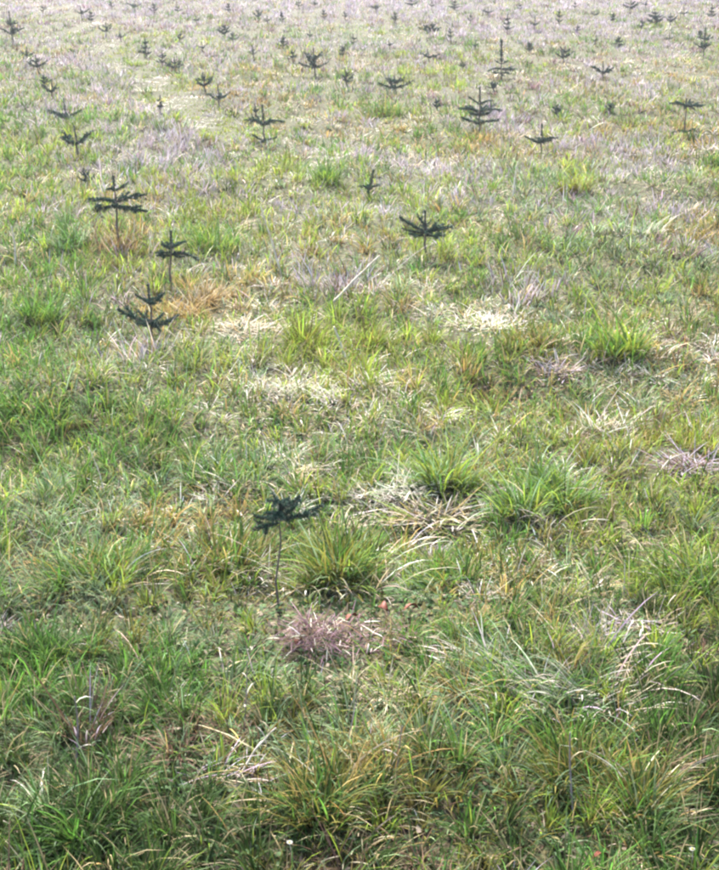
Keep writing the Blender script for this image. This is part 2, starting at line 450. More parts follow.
cb, ct = np.clip(cb * br * (1 + hue), 0, 0.8), np.clip(ct * br * (1 + hue), 0, 0.8)
tipdead = (rng.random(len(x)) < 0.14) & (arr(6) == 0)
ct[tipdead] = np.array([0.36, 0.28, 0.15]) * br[tipdead]
z = ground_z(x, y)
P = np.stack([x, y, z - 0.006], 1)
dead = arr(6) > 0.5
def build_blades(sel):
    parts = []
    for lo, hi, ns in ((0, 5.5, 4), (5.5, 13, 3), (13, 99, 2)):
        s = sel & (y >= lo) & (y < hi)
        if s.any():
            parts.append(blades(P[s], L[s], Wd[s], az[s], th0[s], bend[s], cb[s], ct[s], ns, zmin=z[s]))
    return join(parts)
tag(link_mesh('grass', to_mesh('grass', build_blades(~dead)), [M_GRASS]),
    'living green and olive grass covering the whole field', kind='stuff')
tag(link_mesh('dead_grass', to_mesh('dead_grass', build_blades(dead)), [M_DEAD]),
    'dead straw and grey grass mixed through the field', kind='stuff')

# low leafy ground cover (moss, clover leaves) between the blades, near part of the field
x2, y2 = scatter(0, lambda yy: 6500.0 * np.exp(-np.maximum(yy - 2.6, 0) / 2.2) * (yy < 9))
cl2 = fbm(x2 * 3.3, y2 * 3.3, 91, 3)
k2 = rng.random(len(x2)) < np.clip((cl2 - 0.36) * 3.2 + (clearing(x2, y2) < 0.6), 0.05, 1)
x2, y2 = x2[k2], y2[k2]
n2 = len(x2)
z2 = ground_z(x2, y2)
rq = rng.random((n2, 1))
base = np.where(rq < 0.62, np.array([[0.075, 0.135, 0.045]]), np.where(rq < 0.85, np.array([[0.15, 0.13, 0.045]]), np.array([[0.26, 0.20, 0.14]])))
base = base * rng.lognormal(0, 0.25, (n2, 1))
tag(link_mesh('ground_cover', to_mesh('ground_cover', blades(
    np.stack([x2, y2, z2 + rng.uniform(0.0, 0.018, n2)], 1), rng.uniform(0.012, 0.026, n2), rng.uniform(0.008, 0.014, n2),
    rng.random(n2) * 6.283, rng.uniform(0.5, 1.5, n2), rng.uniform(0.0, 0.7, n2), base * 0.85, base, 2)), [M_GRASS]),
    'low clover and moss leaves between the grass blades', kind='stuff')

# ------------------------------------------------------------------ single tussocks and clumps
def kind_colours(mixd, n):
    ks = list(mixd); pr = np.array([mixd[k] for k in ks], float); pr /= pr.sum()
    ki = rng.choice(len(ks), n, p=pr)
    b = np.array([KINDS[k][0] for k in ks])[ki]; t = np.array([KINDS[k][1] for k in ks])[ki]
    v = rng.lognormal(0, 0.2, (n, 1)) * (1 + rng.normal(0, 0.05, (n, 3)))
    return np.clip(b * v, 0, 0.8), np.clip(t * v, 0, 0.8)

def clump_data(cx, cy, rx, ry, n, Lm, Wm, mixd, flat=0.0, comb=None, lift=0.0, arch=1.0, nseg=5):
    """blades round (cx, cy), local to that point, leaning outwards"""
    a = rng.random(n) * 6.283; rr = np.sqrt(rng.random(n))
    ns = 7 if lift == 0 else 12                                                   # a tussock is several crowded shoots, not one ball
    sx, sy = rng.normal(0, 0.5, ns), rng.normal(0, 0.5, ns)
    sr, sl = rng.uniform(0.25, 0.55, ns), rng.uniform(0.6, 1.15, ns)
    wi = rng.choice(ns, n, p=(sr ** 1.5) / (sr ** 1.5).sum())
    lx, ly = rx * (sx[wi] + sr[wi] * rr * np.cos(a)), ry * (sy[wi] + sr[wi] * rr * np.sin(a))
    az_ = np.arctan2(0.6 * sy[wi] + np.sin(a) * rr, 0.6 * sx[wi] + np.cos(a) * rr) + rng.normal(0, 1.0, n)
    shoot_len = sl[wi]
    if comb is not None:
        az_ = np.where(rng.random(n) < 0.65, comb + rng.normal(0, 0.5, n), az_)
    th = 0.08 + 0.75 * rr * rng.uniform(0.4, 1.1, n) + flat * rng.uniform(0.6, 1.1, n)
    bd = rng.uniform(0.2, 1.5, n) * arch
    Ln = Lm * rng.lognormal(-0.12, 0.33, n) * (1.1 - 0.3 * rr) * shoot_len
    cb_, ct_ = kind_colours(mixd, n)
    g = ground_z(cx + lx, cy + ly)
    g0 = float(ground_z(cx, cy))
    Pp = np.stack([lx, ly, g - g0 - 0.008 + rng.random(n) * lift], 1)
    return blades(Pp, Ln, Wm * rng.uniform(0.6, 1.25, n), az_, th, bd, cb_, ct_, nseg, zmin=g - g0)

def tussock(px, py, wpx, hpx, mixd, label, cat='grass tussock', name='grass_tussock', n=None, deadmix=None, ndead=0,
            group='grass tussocks standing out of the field', **kw):
    cx, cy = at(px, py)
    s = scale_at(py)
    rx = wpx * s * 0.42
    Lm = hpx * s * 0.84
    n = int((n or int(np.clip(1500 * (wpx * s) / 0.3, 160, 1500))) * 0.62)
    Wm = 0.0048 * max(1, cy / 3.2) ** 0.5
    o = link_mesh(name, to_mesh(name, clump_data(cx, cy, rx, rx * 0.8, n, Lm, Wm, mixd, **kw)),
                  [M_DEAD if name.startswith('dead') else M_GRASS])
    o.location = (cx, cy, float(ground_z(cx, cy)))
    tag(o, label, cat, group)
    if ndead:
        dd = clump_data(cx, cy, rx * 1.15, rx, ndead, Lm * 0.95, Wm, deadmix or {'pale': 2, 'straw': 2}, flat=0.35, arch=1.1)
        link_mesh('dead_blades', to_mesh('dead_blades', dd), [M_DEAD], o)['kind'] = 'stuff'
    return o

G_ = {'green': 5, 'lime': 2, 'olive': 1}
LIME = {'lime': 5, 'green': 2.5, 'olive': 1}
OLI = {'olive': 5, 'gold': 1.5, 'green': 2, 'lime': 1}
GREY = {'blue': 5, 'pale': 2.6, 'green': 0.8}
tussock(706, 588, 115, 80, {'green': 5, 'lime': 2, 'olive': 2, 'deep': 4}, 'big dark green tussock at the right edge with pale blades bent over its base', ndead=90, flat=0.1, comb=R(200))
tussock(548, 505, 120, 62, {'lime': 3.5, 'green': 5, 'blue': 3}, 'bright green tussock right of the middle with fresh upright blades', ndead=50)
tussock(445, 485, 85, 52, {'lime': 4, 'green': 3, 'olive': 1.5, 'blue': 3}, 'yellow green tussock left of the brightest green tussock', ndead=50)
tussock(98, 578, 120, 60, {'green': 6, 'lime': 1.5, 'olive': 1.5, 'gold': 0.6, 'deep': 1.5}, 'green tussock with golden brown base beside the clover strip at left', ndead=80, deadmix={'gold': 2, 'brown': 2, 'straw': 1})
tussock(545, 690, 175, 70, GREY, 'wide pale grey green tussock with splayed blades at lower right', n=1300, ndead=130, deadmix={'pale': 1, 'lilac': 2, 'straw': 2}, flat=0.25, comb=R(160))
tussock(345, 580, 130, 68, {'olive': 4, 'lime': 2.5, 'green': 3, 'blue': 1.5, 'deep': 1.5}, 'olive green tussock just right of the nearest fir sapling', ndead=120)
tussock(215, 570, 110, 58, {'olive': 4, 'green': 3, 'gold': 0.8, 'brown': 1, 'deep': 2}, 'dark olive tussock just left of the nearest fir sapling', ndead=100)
tussock(335, 815, 140, 80, {'olive': 5, 'gold': 1.0, 'green': 1, 'deep': 6}, 'golden olive tussock with long arching straw blades near the bottom middle', ndead=130, deadmix={'straw': 3, 'gold': 2})  # large deep share in these lower tussocks paints foreground dimness into their colour
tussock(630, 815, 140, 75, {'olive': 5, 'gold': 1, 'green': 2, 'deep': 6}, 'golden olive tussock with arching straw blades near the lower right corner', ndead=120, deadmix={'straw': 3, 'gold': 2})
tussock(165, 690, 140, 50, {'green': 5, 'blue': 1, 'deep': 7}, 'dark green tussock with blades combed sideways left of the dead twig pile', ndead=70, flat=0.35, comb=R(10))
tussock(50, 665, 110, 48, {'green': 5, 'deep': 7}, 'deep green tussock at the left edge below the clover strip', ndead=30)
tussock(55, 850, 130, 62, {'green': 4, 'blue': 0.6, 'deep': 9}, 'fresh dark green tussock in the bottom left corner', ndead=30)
tussock(405, 480, 70, 32, {'blue': 4, 'pale': 1, 'green': 1}, 'blue grey flattened tussock behind the pale straw patch', ndead=60, flat=0.4, comb=R(185))
tussock(330, 183, 44, 30, {'green': 5, 'lime': 3}, 'green tussock left of the leaning bare leader sapling', n=380)
tussock(573, 192, 40, 28, {'lime': 4, 'olive': 4}, 'yellow olive tussock below the V shaped sapling at right', n=360)
tussock(632, 355, 58, 48, {'lime': 4, 'green': 4}, 'green tussock with upright blades beside the dark hollow at right', n=600, ndead=30)
tussock(310, 347, 52, 38, {'olive': 4, 'lime': 4}, 'round olive tussock right of the golden straw patch', n=600)
tussock(372, 347, 52, 36, {'lime': 5, 'olive': 3}, 'yellow green tussock next to the short pale stalk', n=560, ndead=30)
tussock(711, 166, 26, 22, {'green': 6, 'olive': 1}, 'small dark green tussock cut by the right edge', n=320)
tussock(212, 252, 56, 40, {'green': 5, 'lime': 4}, 'bright green tussock right of the tall dark sapling', n=520)
tussock(80, 245, 50, 30, {'green': 5, 'blue': 3}, 'dark green tussock left of the tall dark sapling', n=460)
tussock(382, 113, 48, 18, {'olive': 4, 'green': 5}, 'low olive hummock of grass left of the densest sapling', n=420)
tussock(530, 348, 66, 30, OLI, 'olive brown hummock of grass right of the pale straw patch', n=560)
tussock(690, 440, 70, 36, OLI, 'olive tussock above the grey dead mat at right', n=560, ndead=40)
tussock(40, 320, 70, 36, {'green': 6, 'lime': 1.5}, 'green tussock at the left edge level with the dark candelabra sapling', n=560)
tussock(30, 420, 80, 36, {'green': 5, 'lime': 3}, 'soft green tussock at the left edge below the grey weed', n=520)
tussock(640, 235, 50, 30, GREY, 'blue green tussock in the right part of the middle field', n=400, ndead=40)
tussock(565, 250, 50, 26, {'green': 4, 'blue': 3, 'lime': 2}, 'leafy green tussock below the yellow olive tussock', n=400)
tussock(130, 65, 26, 12, {'lime': 5, 'green': 3}, 'small bright tuft beside the worn pale track', n=200)
tussock(474, 140, 30, 16, {'olive': 5, 'gold': 1, 'green': 2}, 'small olive tuft at the foot of the densest sapling', n=240)
tussock(290, 160, 44, 14, {'olive': 5, 'lime': 2}, 'low dark olive hummock below the spreading V sapling', n=280)
tussock(240, 480, 90, 40, {'blue': 3, 'green': 3, 'lime': 2}, 'grey green tussock above the nearest sapling', n=620, ndead=60)
tussock(470, 575, 120, 36, {'green': 3, 'olive': 3, 'lime': 2}, 'low olive green tussock left of the big right edge tussock', n=700, ndead=60, flat=0.2)
tussock(420, 590, 90, 30, {'blue': 4, 'green': 3}, 'flattened blue green tussock with long blades swept left', n=500, ndead=40, flat=0.5, comb=R(180))

# dead heaps
def dead(px, py, wpx, hpx, mixd, label, n, **kw):
    cx, cy = at(px, py); s = scale_at(py)
    rx = wpx * s * 0.5
    ry = max(rx * 0.5, rows(py, hpx / 2) * 0.9)
    d = clump_data(cx, cy, rx, ry, n, kw.pop('L', 0.10), kw.pop('W', 0.0042) * max(1, cy / 3.2) ** 0.5, mixd, flat=kw.pop('flat', 0.9),
                   lift=kw.pop('lift', 0.03), arch=0.35, **kw)
    o = link_mesh('dead_grass_mat', to_mesh('dead_grass_mat', d), [M_DEAD])
    o.location = (cx, cy, float(ground_z(cx, cy)))
    return tag(o, label, 'dead grass', 'dead mats lying in the field')
dead(326, 650, 92, 36, {'pink': 7, 'brown': 4, 'pale': 1.2}, 'pinkish heap of dead twiggy stems below the nearest fir sapling', 760, L=0.060, W=0.0034, lift=0.06, flat=1.05)
dead(692, 470, 76, 24, {'lilac': 4, 'brown': 5}, 'purple brown dead mat at the right edge with a pale blade across it', 420, L=0.09, W=0.004)
dead(560, 374, 48, 14, {'lilac': 3, 'brown': 3, 'straw': 2}, 'small grey dead mat right of the olive brown hummock', 240, L=0.09)
dead(474, 328, 76, 22, {'pale': 5, 'straw': 2, 'lime': 3}, 'pale beige flattened straw patch in the middle of the field', 440, L=0.09)
dead(250, 332, 74, 20, {'pale': 3, 'straw': 5, 'gold': 2}, 'cream straw patch right of the dark candelabra sapling', 340, L=0.085)
dead(198, 311, 56, 36, {'gold': 7, 'straw': 3}, 'golden dry grass heap right of the dark candelabra sapling', 620, L=0.10, flat=0.5)
dead(430, 522, 90, 26, {'straw': 4, 'pale': 3, 'gold': 1.5, 'lime': 3}, 'straw coloured flattened patch below the yellow green tussock', 420, L=0.10)
dead(406, 497, 76, 16, {'pale': 5, 'blue': 3}, 'whitish flattened grass patch above the straw coloured one', 360, L=0.10)
dead(603, 432, 44, 20, {'pale': 3, 'straw': 2, 'blue': 2}, 'whitish curled straw tuft above the brightest green tussock', 200, L=0.10, flat=0.5)
dead(297, 395, 56, 22, {'pale': 5, 'straw': 1, 'blue': 3}, 'whitish dead tuft left of centre below the round olive tussock', 220, L=0.09, flat=0.6)
dead(215, 775, 80, 26, {'lilac': 3, 'straw': 3, 'pale': 1, 'brown': 2}, 'pale broken dead stems lying at lower left', 80, L=0.085, W=0.004)
dead(232, 572, 40, 14, {'pale': 6}, 'few whitish dead blades left of the nearest sapling stem', 14, L=0.085, W=0.006, flat=0.5)
dead(120, 248, 34, 26, {'gold': 4, 'brown': 3, 'straw': 2}, 'rusty dry grass at the foot of the tall dark sapling', 420, L=0.12, flat=0.1)
dead(150, 358, 44, 22, {'lilac': 3, 'gold': 2, 'pale': 2}, 'dry pinkish stems at the foot of the candelabra sapling', 140, L=0.12, flat=0.15)
dead(520, 296, 60, 18, {'lilac': 3, 'pale': 1, 'brown': 2.5}, 'grey lilac dead stems in the middle right of the field', 240, L=0.11, flat=0.1)
dead(345, 292, 56, 18, {'lilac': 3, 'pale': 1.5, 'brown': 2}, 'grey dead stems around the foot of the long leaning stalk', 220, L=0.11, flat=0.1)
dead(640, 628, 60, 14, {'lilac': 4, 'pale': 4}, 'grey white dead blades below the big right edge tussock', 50, L=0.08)
dead(80, 745, 36, 40, {'lilac': 1.5, 'brown': 5}, 'dark dead stems standing in the grass at lower left', 70, L=0.13, flat=0.1)

# ------------------------------------------------------------------ fir saplings
def branch_mesh(seed, n_need=330, curve=0.35, side=1, nl=0.15, droop=0.0, nw=0.0095):
    """unit-long shoot along +X curving up, needles as a brush all round"""
    rg = np.random.default_rng(seed)
    parts_bark, parts_need = [], []
    def shoot(p0, yaw, pitch0, length, need, r0):
        k = 7
        pts = [np.array(p0, float)]
        ph = pitch0
        for i in range(k):
            ph += curve * length / k * 1.3
            yw = yaw + rg.normal(0, 0.04)
            pts.append(pts[-1] + length / k * np.array([math.cos(ph) * math.cos(yw), math.cos(ph) * math.sin(yw), math.sin(ph)]))
        pts = np.array(pts)
        parts_bark.append(tube(pts, np.linspace(r0, r0 * 0.45, k + 1), 5))
        t = np.sort(rg.random(need)) * k * 0.999
        t = 0.04 * k + t * 0.96
        t = np.minimum(t, k - 1e-3)
        i = t.astype(int); f = (t - i)[:, None]
        P0 = pts[i] * (1 - f) + pts[i + 1] * f
        T = pts[i + 1] - pts[i]; T /= np.linalg.norm(T, axis=1, keepdims=True)
        A = np.cross(T, [0, 0, 1.0]); A /= np.linalg.norm(A, axis=1, keepdims=True) + 1e-9
        B = np.cross(A, T)
        q = rg.random(need) * 6.283
        q = np.where(np.sin(q) < -0.2, np.where(rg.random(need) < 0.6, -q, q), q)
        out = np.cos(q)[:, None] * A + np.sin(q)[:, None] * B
        fw = rg.uniform(0.35, 0.9, need)[:, None]
        D = out + T * fw; D /= np.linalg.norm(D, axis=1, keepdims=True)
        ln = nl * rg.uniform(0.7, 1.15, need) * np.clip(0.6 + 0.4 * (1 - t / k) + 0.1, 0, 1.1)
        S = np.cross(D, out + 0.3 * T + rg.normal(0, 0.5, (need, 3))); S /= np.linalg.norm(S, axis=1, keepdims=True) + 1e-9
        w = nw
        v = np.stack([P0 - S * w, P0 + S * w, P0 + D * (ln * 0.75)[:, None] + S * w * 0.8, P0 + D * ln[:, None], P0 + D * (ln * 0.75)[:, None] - S * w * 0.8], 1)
        c = np.ones((need, 5, 4))
        cc = np.array([0.027, 0.052, 0.037]) * rg.lognormal(0, 0.3, (need, 1)) * (1 + rg.normal(0, 0.08, (need, 3)))
        c[:, :, :3] = cc[:, None, :]
        c[:, 3, :3] = cc * 2.0
        parts_need.append((v.reshape(-1, 3), c.reshape(-1, 4), np.arange(need * 5), np.full(need, 5)))
        return pts
    main = shoot((0, 0, 0), 0, -droop, 1.0, n_need, 0.028)
    for s in range(side):
        sg = 1 if (s + seed) % 2 else -1
        b = main[3 if s < 2 else 5]
        shoot(b, sg * rg.uniform(0.6, 0.95), 0.1, rg.uniform(0.38, 0.5), n_need // 3, 0.016)
    bark, need = join(parts_bark), join(parts_need)
    me = to_mesh('fir_branch', join([bark, need]))
    me.materials.append(M_BARK); me.materials.append(M_NEEDLE)
    me.polygons.foreach_set('material_index', np.r_[np.zeros(len(bark[3])), np.ones(len(need[3]))].astype(np.int32))
    return me
BR = [branch_mesh(100 + i, curve=[0.12, 0.28, 0.45, 0.2, 0.32, 0.05][i], side=[0, 2, 1, 2, 0, 2][i], droop=[0, 0, .1, 0, .2, .1][i]) for i in range(6)]
BR += [branch_mesh(120 + i, curve=[-0.5, -0.3, -0.7][i], side=[2, 1, 0][i], droop=-0.3) for i in range(3)]
BR_FAR = [branch_mesh(200 + i, n_need=90, nw=0.026, curve=[0.15, 0.3, 0.45][i], side=[1, 0, 1][i], nl=0.16) for i in range(3)]
LEAD = [branch_mesh(300 + i, n_need=170, curve=0.05, side=0, nl=0.13, nw=0.017) for i in range(3)]

def trunk_mesh(h, lean, r):
    k = 6
    pts = [np.array([lean[0] * (i / k) ** 1.4 + (0.004 * math.sin(i * 2.1) if 0 < i < k else 0), lean[1] * (i / k) ** 1.4, -0.02 + (h + 0.02) * i / k]) for i in range(k + 1)]
    me = to_mesh('fir_trunk', tube(pts, np.linspace(r, r * 0.4, k + 1), 7))
    return me, pts

def sapling(px, py, ptop, spec, label, lean_px=0, near=False, leader=0.28, width=None, r=None):
    """spec: list of (height fraction, compass degrees (0 right, 90 away), length in px, rise degrees)"""
    cx, cy = at(px, py); s = scale_at(py)
    h = height_at(cx, cy, ptop)
    gz = float(ground_z(cx, cy))
    root = empty('fir_sapling', (cx, cy, gz))
    tag(root, label, 'fir sapling', 'young firs planted in rows across the field')
    lean = (lean_px * s, 0.0)
    lb = leader * h
    me, pts = trunk_mesh(h * 0.97, lean, r or (0.0055 + 0.006 * h) * (1 if near else 1.3))
    link_mesh('trunk', me, [M_BARK], root)
    def p_at(f):
        t = f * 6; i = min(int(t), 5); return pts[i] * (1 - (t - i)) + pts[i + 1] * (t - i)
    if leader > 0:
        ld = link_mesh('leader', random.choice(LEAD), [], root)
        b = p_at(1 - leader)
        ld.location = b
        v = Vector(pts[6] - b)
        ld.rotation_euler = Vector((1, 0, 0)).rotation_difference(v.normalized()).to_euler()
        k = lb / 1.0
        ld.scale = (k, max(k, 0.11), max(k, 0.11)) if near else (k, max(k, 0.11), max(k, 0.11))
    for f, a, lp, up in spec:
        ln = lp * s
        b = link_mesh('branch', random.choice(BR if near else BR_FAR), [], root)
        b.location = p_at(f)
        b.rotation_euler = (random.uniform(-0.4, 0.4), -R(up * 0.7), R(a))
        w = max(ln, 0.095) if near else max(ln, 0.085)
        b.scale = (ln, w, w)
    return root

def auto_spec(width, tiers, n=4, up=20, seed=0):
    rr = random.Random(seed); sp = []
    for f, wf in tiers:
        a0 = rr.uniform(0, 60)
        for k in range(n):
            sp.append((f + rr.uniform(-0.03, 0.03), a0 + 360 * k / n + rr.uniform(-20, 20), width * 0.5 * wf * rr.uniform(0.8, 1.15), up + rr.uniform(-10, 15)))
    return sp

V2 = lambda w, f, up: [(f, 5, w * .55, up), (f, 178, w * .55, up), (f, 95, w * .4, up), (f, 275, w * .35, up), (f - .03, 320, w * .4, up - 6), (f - .03, 220, w * .4, up - 6)]
# the nearest ones, shaped one by one
sapling(276, 612, 500, [(0.86, 8, 44, 4), (0.88, 30, 22, 24), (0.93, 80, 20, 50), (0.86, 172, 26, -4), (0.84, 200, 28, -22),
                        (0.9, 250, 22, 20), (0.95, 330, 26, 40), (0.97, 200, 18, 50)],
        'nearest fir sapling with a bare thin stem and bushy top above the twig heap', lean_px=9, near=True, leader=0.10, r=0.0036)
sapling(153, 352, 281, [(0.72, 5, 18, 32), (0.72, 178, 18, 38), (0.70, 90, 14, 30), (0.72, 265, 12, 25),
                        (0.46, 182, 36, 18), (0.44, 356, 30, 8), (0.46, 60, 22, 15), (0.46, 130, 22, 15), (0.45, 235, 20, 5), (0.45, 305, 20, 5), (0.40, 20, 16, 0)],
        'dark candelabra shaped fir sapling with two tiers of upswept branches at left', near=True, leader=0.28)
sapling(170, 289, 228, [(0.62, 0, 28, -2), (0.64, 178, 16, 5), (0.70, 40, 18, 15), (0.68, 140, 16, 15), (0.60, 210, 16, -4), (0.62, 320, 18, -4), (0.72, 90, 12, 20)],
        'slim fir sapling with one flat whorl and long bare stem behind the candelabra one', lean_px=5, near=True, leader=0.3)
sapling(119, 250, 173, [(0.80, 10, 16, 25), (0.80, 165, 9, 25), (0.68, 12, 30, 18), (0.66, 178, 27, 2), (0.66, 60, 20, 12), (0.64, 120, 18, 12),
                        (0.60, 352, 30, -6), (0.60, 200, 18, -8), (0.62, 270, 16, 0), (0.60, 310, 20, -4)],
        'tallest dark fir sapling at left with three tiers over rusty dry grass', near=True, leader=0.22)
sapling(425, 258, 208, [(0.55, 165, 30, 32), (0.55, 185, 24, 14), (0.52, 12, 28, 12), (0.55, 25, 22, 30), (0.58, 90, 18, 35), (0.55, 270, 15, 10),
                        (0.50, 210, 20, 0), (0.50, 330, 22, 0), (0.68, 140, 16, 40)],
        'grey green fir sapling with drooping fan of branches near the centre', near=True, leader=0.4)
sapling(368, 197, 167, [(0.35, 175, 12, 20), (0.35, 15, 12, 15), (0.3, 100, 10, 20), (0.3, 260, 10, 0)],
        'leaning fir sapling with a single bare leader above the centre', lean_px=7, near=True, leader=0.75)
sapling(264, 143, 103, [(0.52, 3, 21, 24), (0.52, 177, 20, 20), (0.5, 40, 16, 20), (0.5, 140, 16, 20), (0.5, 250, 12, 15), (0.5, 300, 12, 15),
                        (0.12, 185, 14, 22), (0.12, 350, 14, 16), (0.12, 90, 10, 20), (0.1, 250, 10, 10)],
        'fir sapling with a wide V of branches and tall leader left of centre', near=True, leader=0.42)
sapling(479, 132, 85, [(0.62, 10, 14, 40), (0.62, 170, 14, 40), (0.45, 4, 23, 24), (0.45, 178, 22, 20), (0.42, 60, 18, 25), (0.42, 120, 18, 25), (0.4, 230, 16, 10),
                       (0.4, 310, 16, 10), (0.25, 0, 20, 4), (0.25, 182, 20, 4), (0.25, 270, 14, 4), (0.25, 90, 14, 4)],
        'densest and darkest bushy fir sapling right of centre in the upper field', near=True, leader=0.35)
sapling(541, 153, 122, V2(32, 0.42, 22), 'V shaped fir sapling with thick short leader in front of the densest one', near=True, leader=0.42)
sapling(684, 134, 97, [(0.80, 2, 18, 6), (0.80, 180, 17, 4), (0.80, 60, 14, 8), (0.8, 130, 14, 8), (0.8, 250, 12, 0), (0.8, 300, 12, 0), (0.12, 190, 14, 10), (0.12, 340, 10, 10), (0.1, 270, 10, 10)],
        'umbrella topped fir sapling near the right edge', near=True, leader=0.18)
sapling(501, 80, 38, [(0.3, 2, 15, 4), (0.3, 178, 14, 4), (0.3, 90, 10, 8), (0.42, 20, 8, 25), (0.42, 160, 8, 25), (0.2, 0, 10, 0), (0.2, 180, 10, 0), (0.15, 270, 9, 0)],
        'tall thin fir sapling with a long leader in the upper right field', near=True, leader=0.55)
sapling(66, 123, 97, V2(33, 0.28, 26), 'fir sapling with upswept branches at left above the blurred grey one', near=True, leader=0.5)
# the others, smaller in the picture: x, base y, top y, width, label
FARM = [
 (78, 156, 126, 44, 'greyish fir sapling overgrown by grass below the upswept one at left'),
 (87, 186, 168, 20, 'low fir sapling half buried in grass behind the tallest left one'),
 (205, 92, 73, 26, 'left one of two close fir saplings left of the V branched one'),
 (219, 108, 85, 24, 'right one of two close fir saplings left of the V branched one'),
 (315, 76, 49, 34, 'broad fir sapling with two arms in the upper field left of centre'),
 (347, 88, 68, 20, 'dark T shaped fir sapling above and left of the olive hummock'),
 (603, 80, 62, 24, 'open armed fir sapling above the V shaped one'),
 (703, 58, 28, 26, 'tall fir sapling with thin leader at upper right edge'),
 (396, 94, 76, 34, 'flat wide fir sapling just above the low olive hummock'),
 (429, 62, 50, 18, 'small fir sapling leaning right in the upper centre'),
 (437, 110, 99, 11, 'tiny fir sapling between the olive hummock and the densest one'),
 (494, 91, 82, 15, 'small flat fir sapling directly above the densest one'),
 (463, 70, 60, 9, 'tiny dark fir sapling left of the tall thin one'),
 (563, 62, 47, 22, 'small winged fir sapling right of the tall thin one'),
 (38, 72, 56, 20, 'fir sapling in the leftmost row below the grey green one'),
 (52, 99, 80, 22, 'fir sapling in the leftmost row just above the upswept one'),
 (13, 44, 12, 26, 'tall grey green fir sapling at the upper left edge'),
 (160, 113, 96, 9, 'small spike of fir in the lilac dead grass at left'),
 (256, 116, 104, 9, 'faint little fir sapling directly left of the V branched leader'),
 (162, 67, 52, 14, 'left of two low fir saplings right of the bright tuft'),
 (175, 72, 58, 20, 'right of two low fir saplings right of the bright tuft'),
 (27, 60, 48, 14, 'small fir sapling in the leftmost row just below the tall grey green one'),
 (45, 86, 75, 13, 'small fir sapling in the leftmost row between two larger ones'),
 (98, 214, 203, 12, 'tiny fir sapling beside the left branches of the tallest left one'),
 (490, 112, 101, 12, 'small dark fir sapling right beside the densest one'),
 (557, 116, 106, 14, 'low fir sapling above and right of the V shaped one'),
 (609, 112, 104, 13, 'low fir sapling midway between the V shaped and umbrella ones'),
]
for i, (px, py, pt, w, lab) in enumerate(FARM):
    sapling(px, py, pt - 2, auto_spec(w * 1.1, [(0.35, 1.0), (0.6, 0.7)] if i % 3 else [(0.4, 1.1)], 4, 22, i), lab, leader=0.4, lean_px=random.uniform(-2, 2))
ONES = ['', 'first', 'second', 'third', 'fourth', 'fifth', 'sixth', 'seventh', 'eighth', 'ninth', 'tenth', 'eleventh', 'twelfth', 'thirteenth',
        'fourteenth', 'fifteenth', 'sixteenth', 'seventeenth', 'eighteenth', 'nineteenth', 'twentieth']
def ordinal(n):
    if n <= 20: return ONES[n]
    return 'thirtieth' if n == 30 else ('twenty-' if n < 30 else 'thirty-') + ONES[n % 10]
BAND_TOP = [(82, 20, 6, 20), (92, 22, 10, 12), (135, 11, 1, 14), (154, 13, 3, 10), (197, 25, 14, 12), (258, 21, 9, 18), (268, 25, 15, 10), (282, 22, 11, 10),
            (299, 9, 0, 10), (324, 19, 9, 7), (345, 20, 11, 10), (376, 13, 3, 12), (412, 8, -2, 14), (454, 10, 0, 12), (488, 16, 7, 16), (507, 33, 14, 16),
            (534, 32, 16, 10), (559, 24, 9, 10), (595, 18, 11, 12), (630, 12, 0, 22), (655, 26, 9, 24), (670, 27, 13, 18), (684, 19, 6, 12), (711, 19, 5, 12)]
BAND_TOP += [(43, 14, 5, 10), (112, 9, 1, 8), (178, 14, 5, 9), (228, 12, 3, 9), (315, 8, 0, 8), (395, 22, 12, 9), (432, 10, 1, 9), (470, 24, 14, 8),
             (520, 12, 3, 9), (575, 10, 1, 8), (612, 22, 13, 9), (645, 9, 0, 8)]
BAND_2 = [(106, 37, 22, 18), (121, 42, 31, 14), (146, 57, 38, 14), (224, 36, 24, 14), (233, 43, 32, 12), (254, 60, 45, 10), (283, 48, 36, 12), (293, 62, 49, 12),
          (343, 57, 45, 10), (354, 48, 34, 14), (431, 34, 22, 22), (451, 42, 28, 8), (577, 33, 25, 12), (619, 47, 36, 10), (641, 31, 20, 10), (669, 43, 33, 12),
          (180, 42, 32, 10), (203, 52, 42, 10), (310, 40, 30, 9), (390, 50, 40, 10), (475, 50, 40, 9), (530, 52, 42, 10), (595, 45, 35, 9), (700, 40, 30, 9)]
for band, text in ((sorted(BAND_TOP), 'of the saplings along the top edge'), (sorted(BAND_2), 'of the saplings just below the top edge line')):
    for i, (px, py, pt, w) in enumerate(band):
        o = 'leftmost' if i == 0 else ordinal(i + 1) + ' from left' if i < len(band) - 1 else 'rightmost'
        sapling(px, py, pt - 1, auto_spec(w * random.uniform(0.85, 1.3), [[(0.4, 1.0), (0.65, 0.6)], [(0.45, 1.0)], [(0.25, 1.0), (0.5, 0.7), (0.7, 0.4)]][i % 3], 3 + i % 3, (12, 24, 4, 16)[i % 4], 60 + i + len(band)),
                'distant dark fir sapling, ' + o + ' ' + text, leader=0.35, lean_px=random.uniform(-1.5, 1.5))

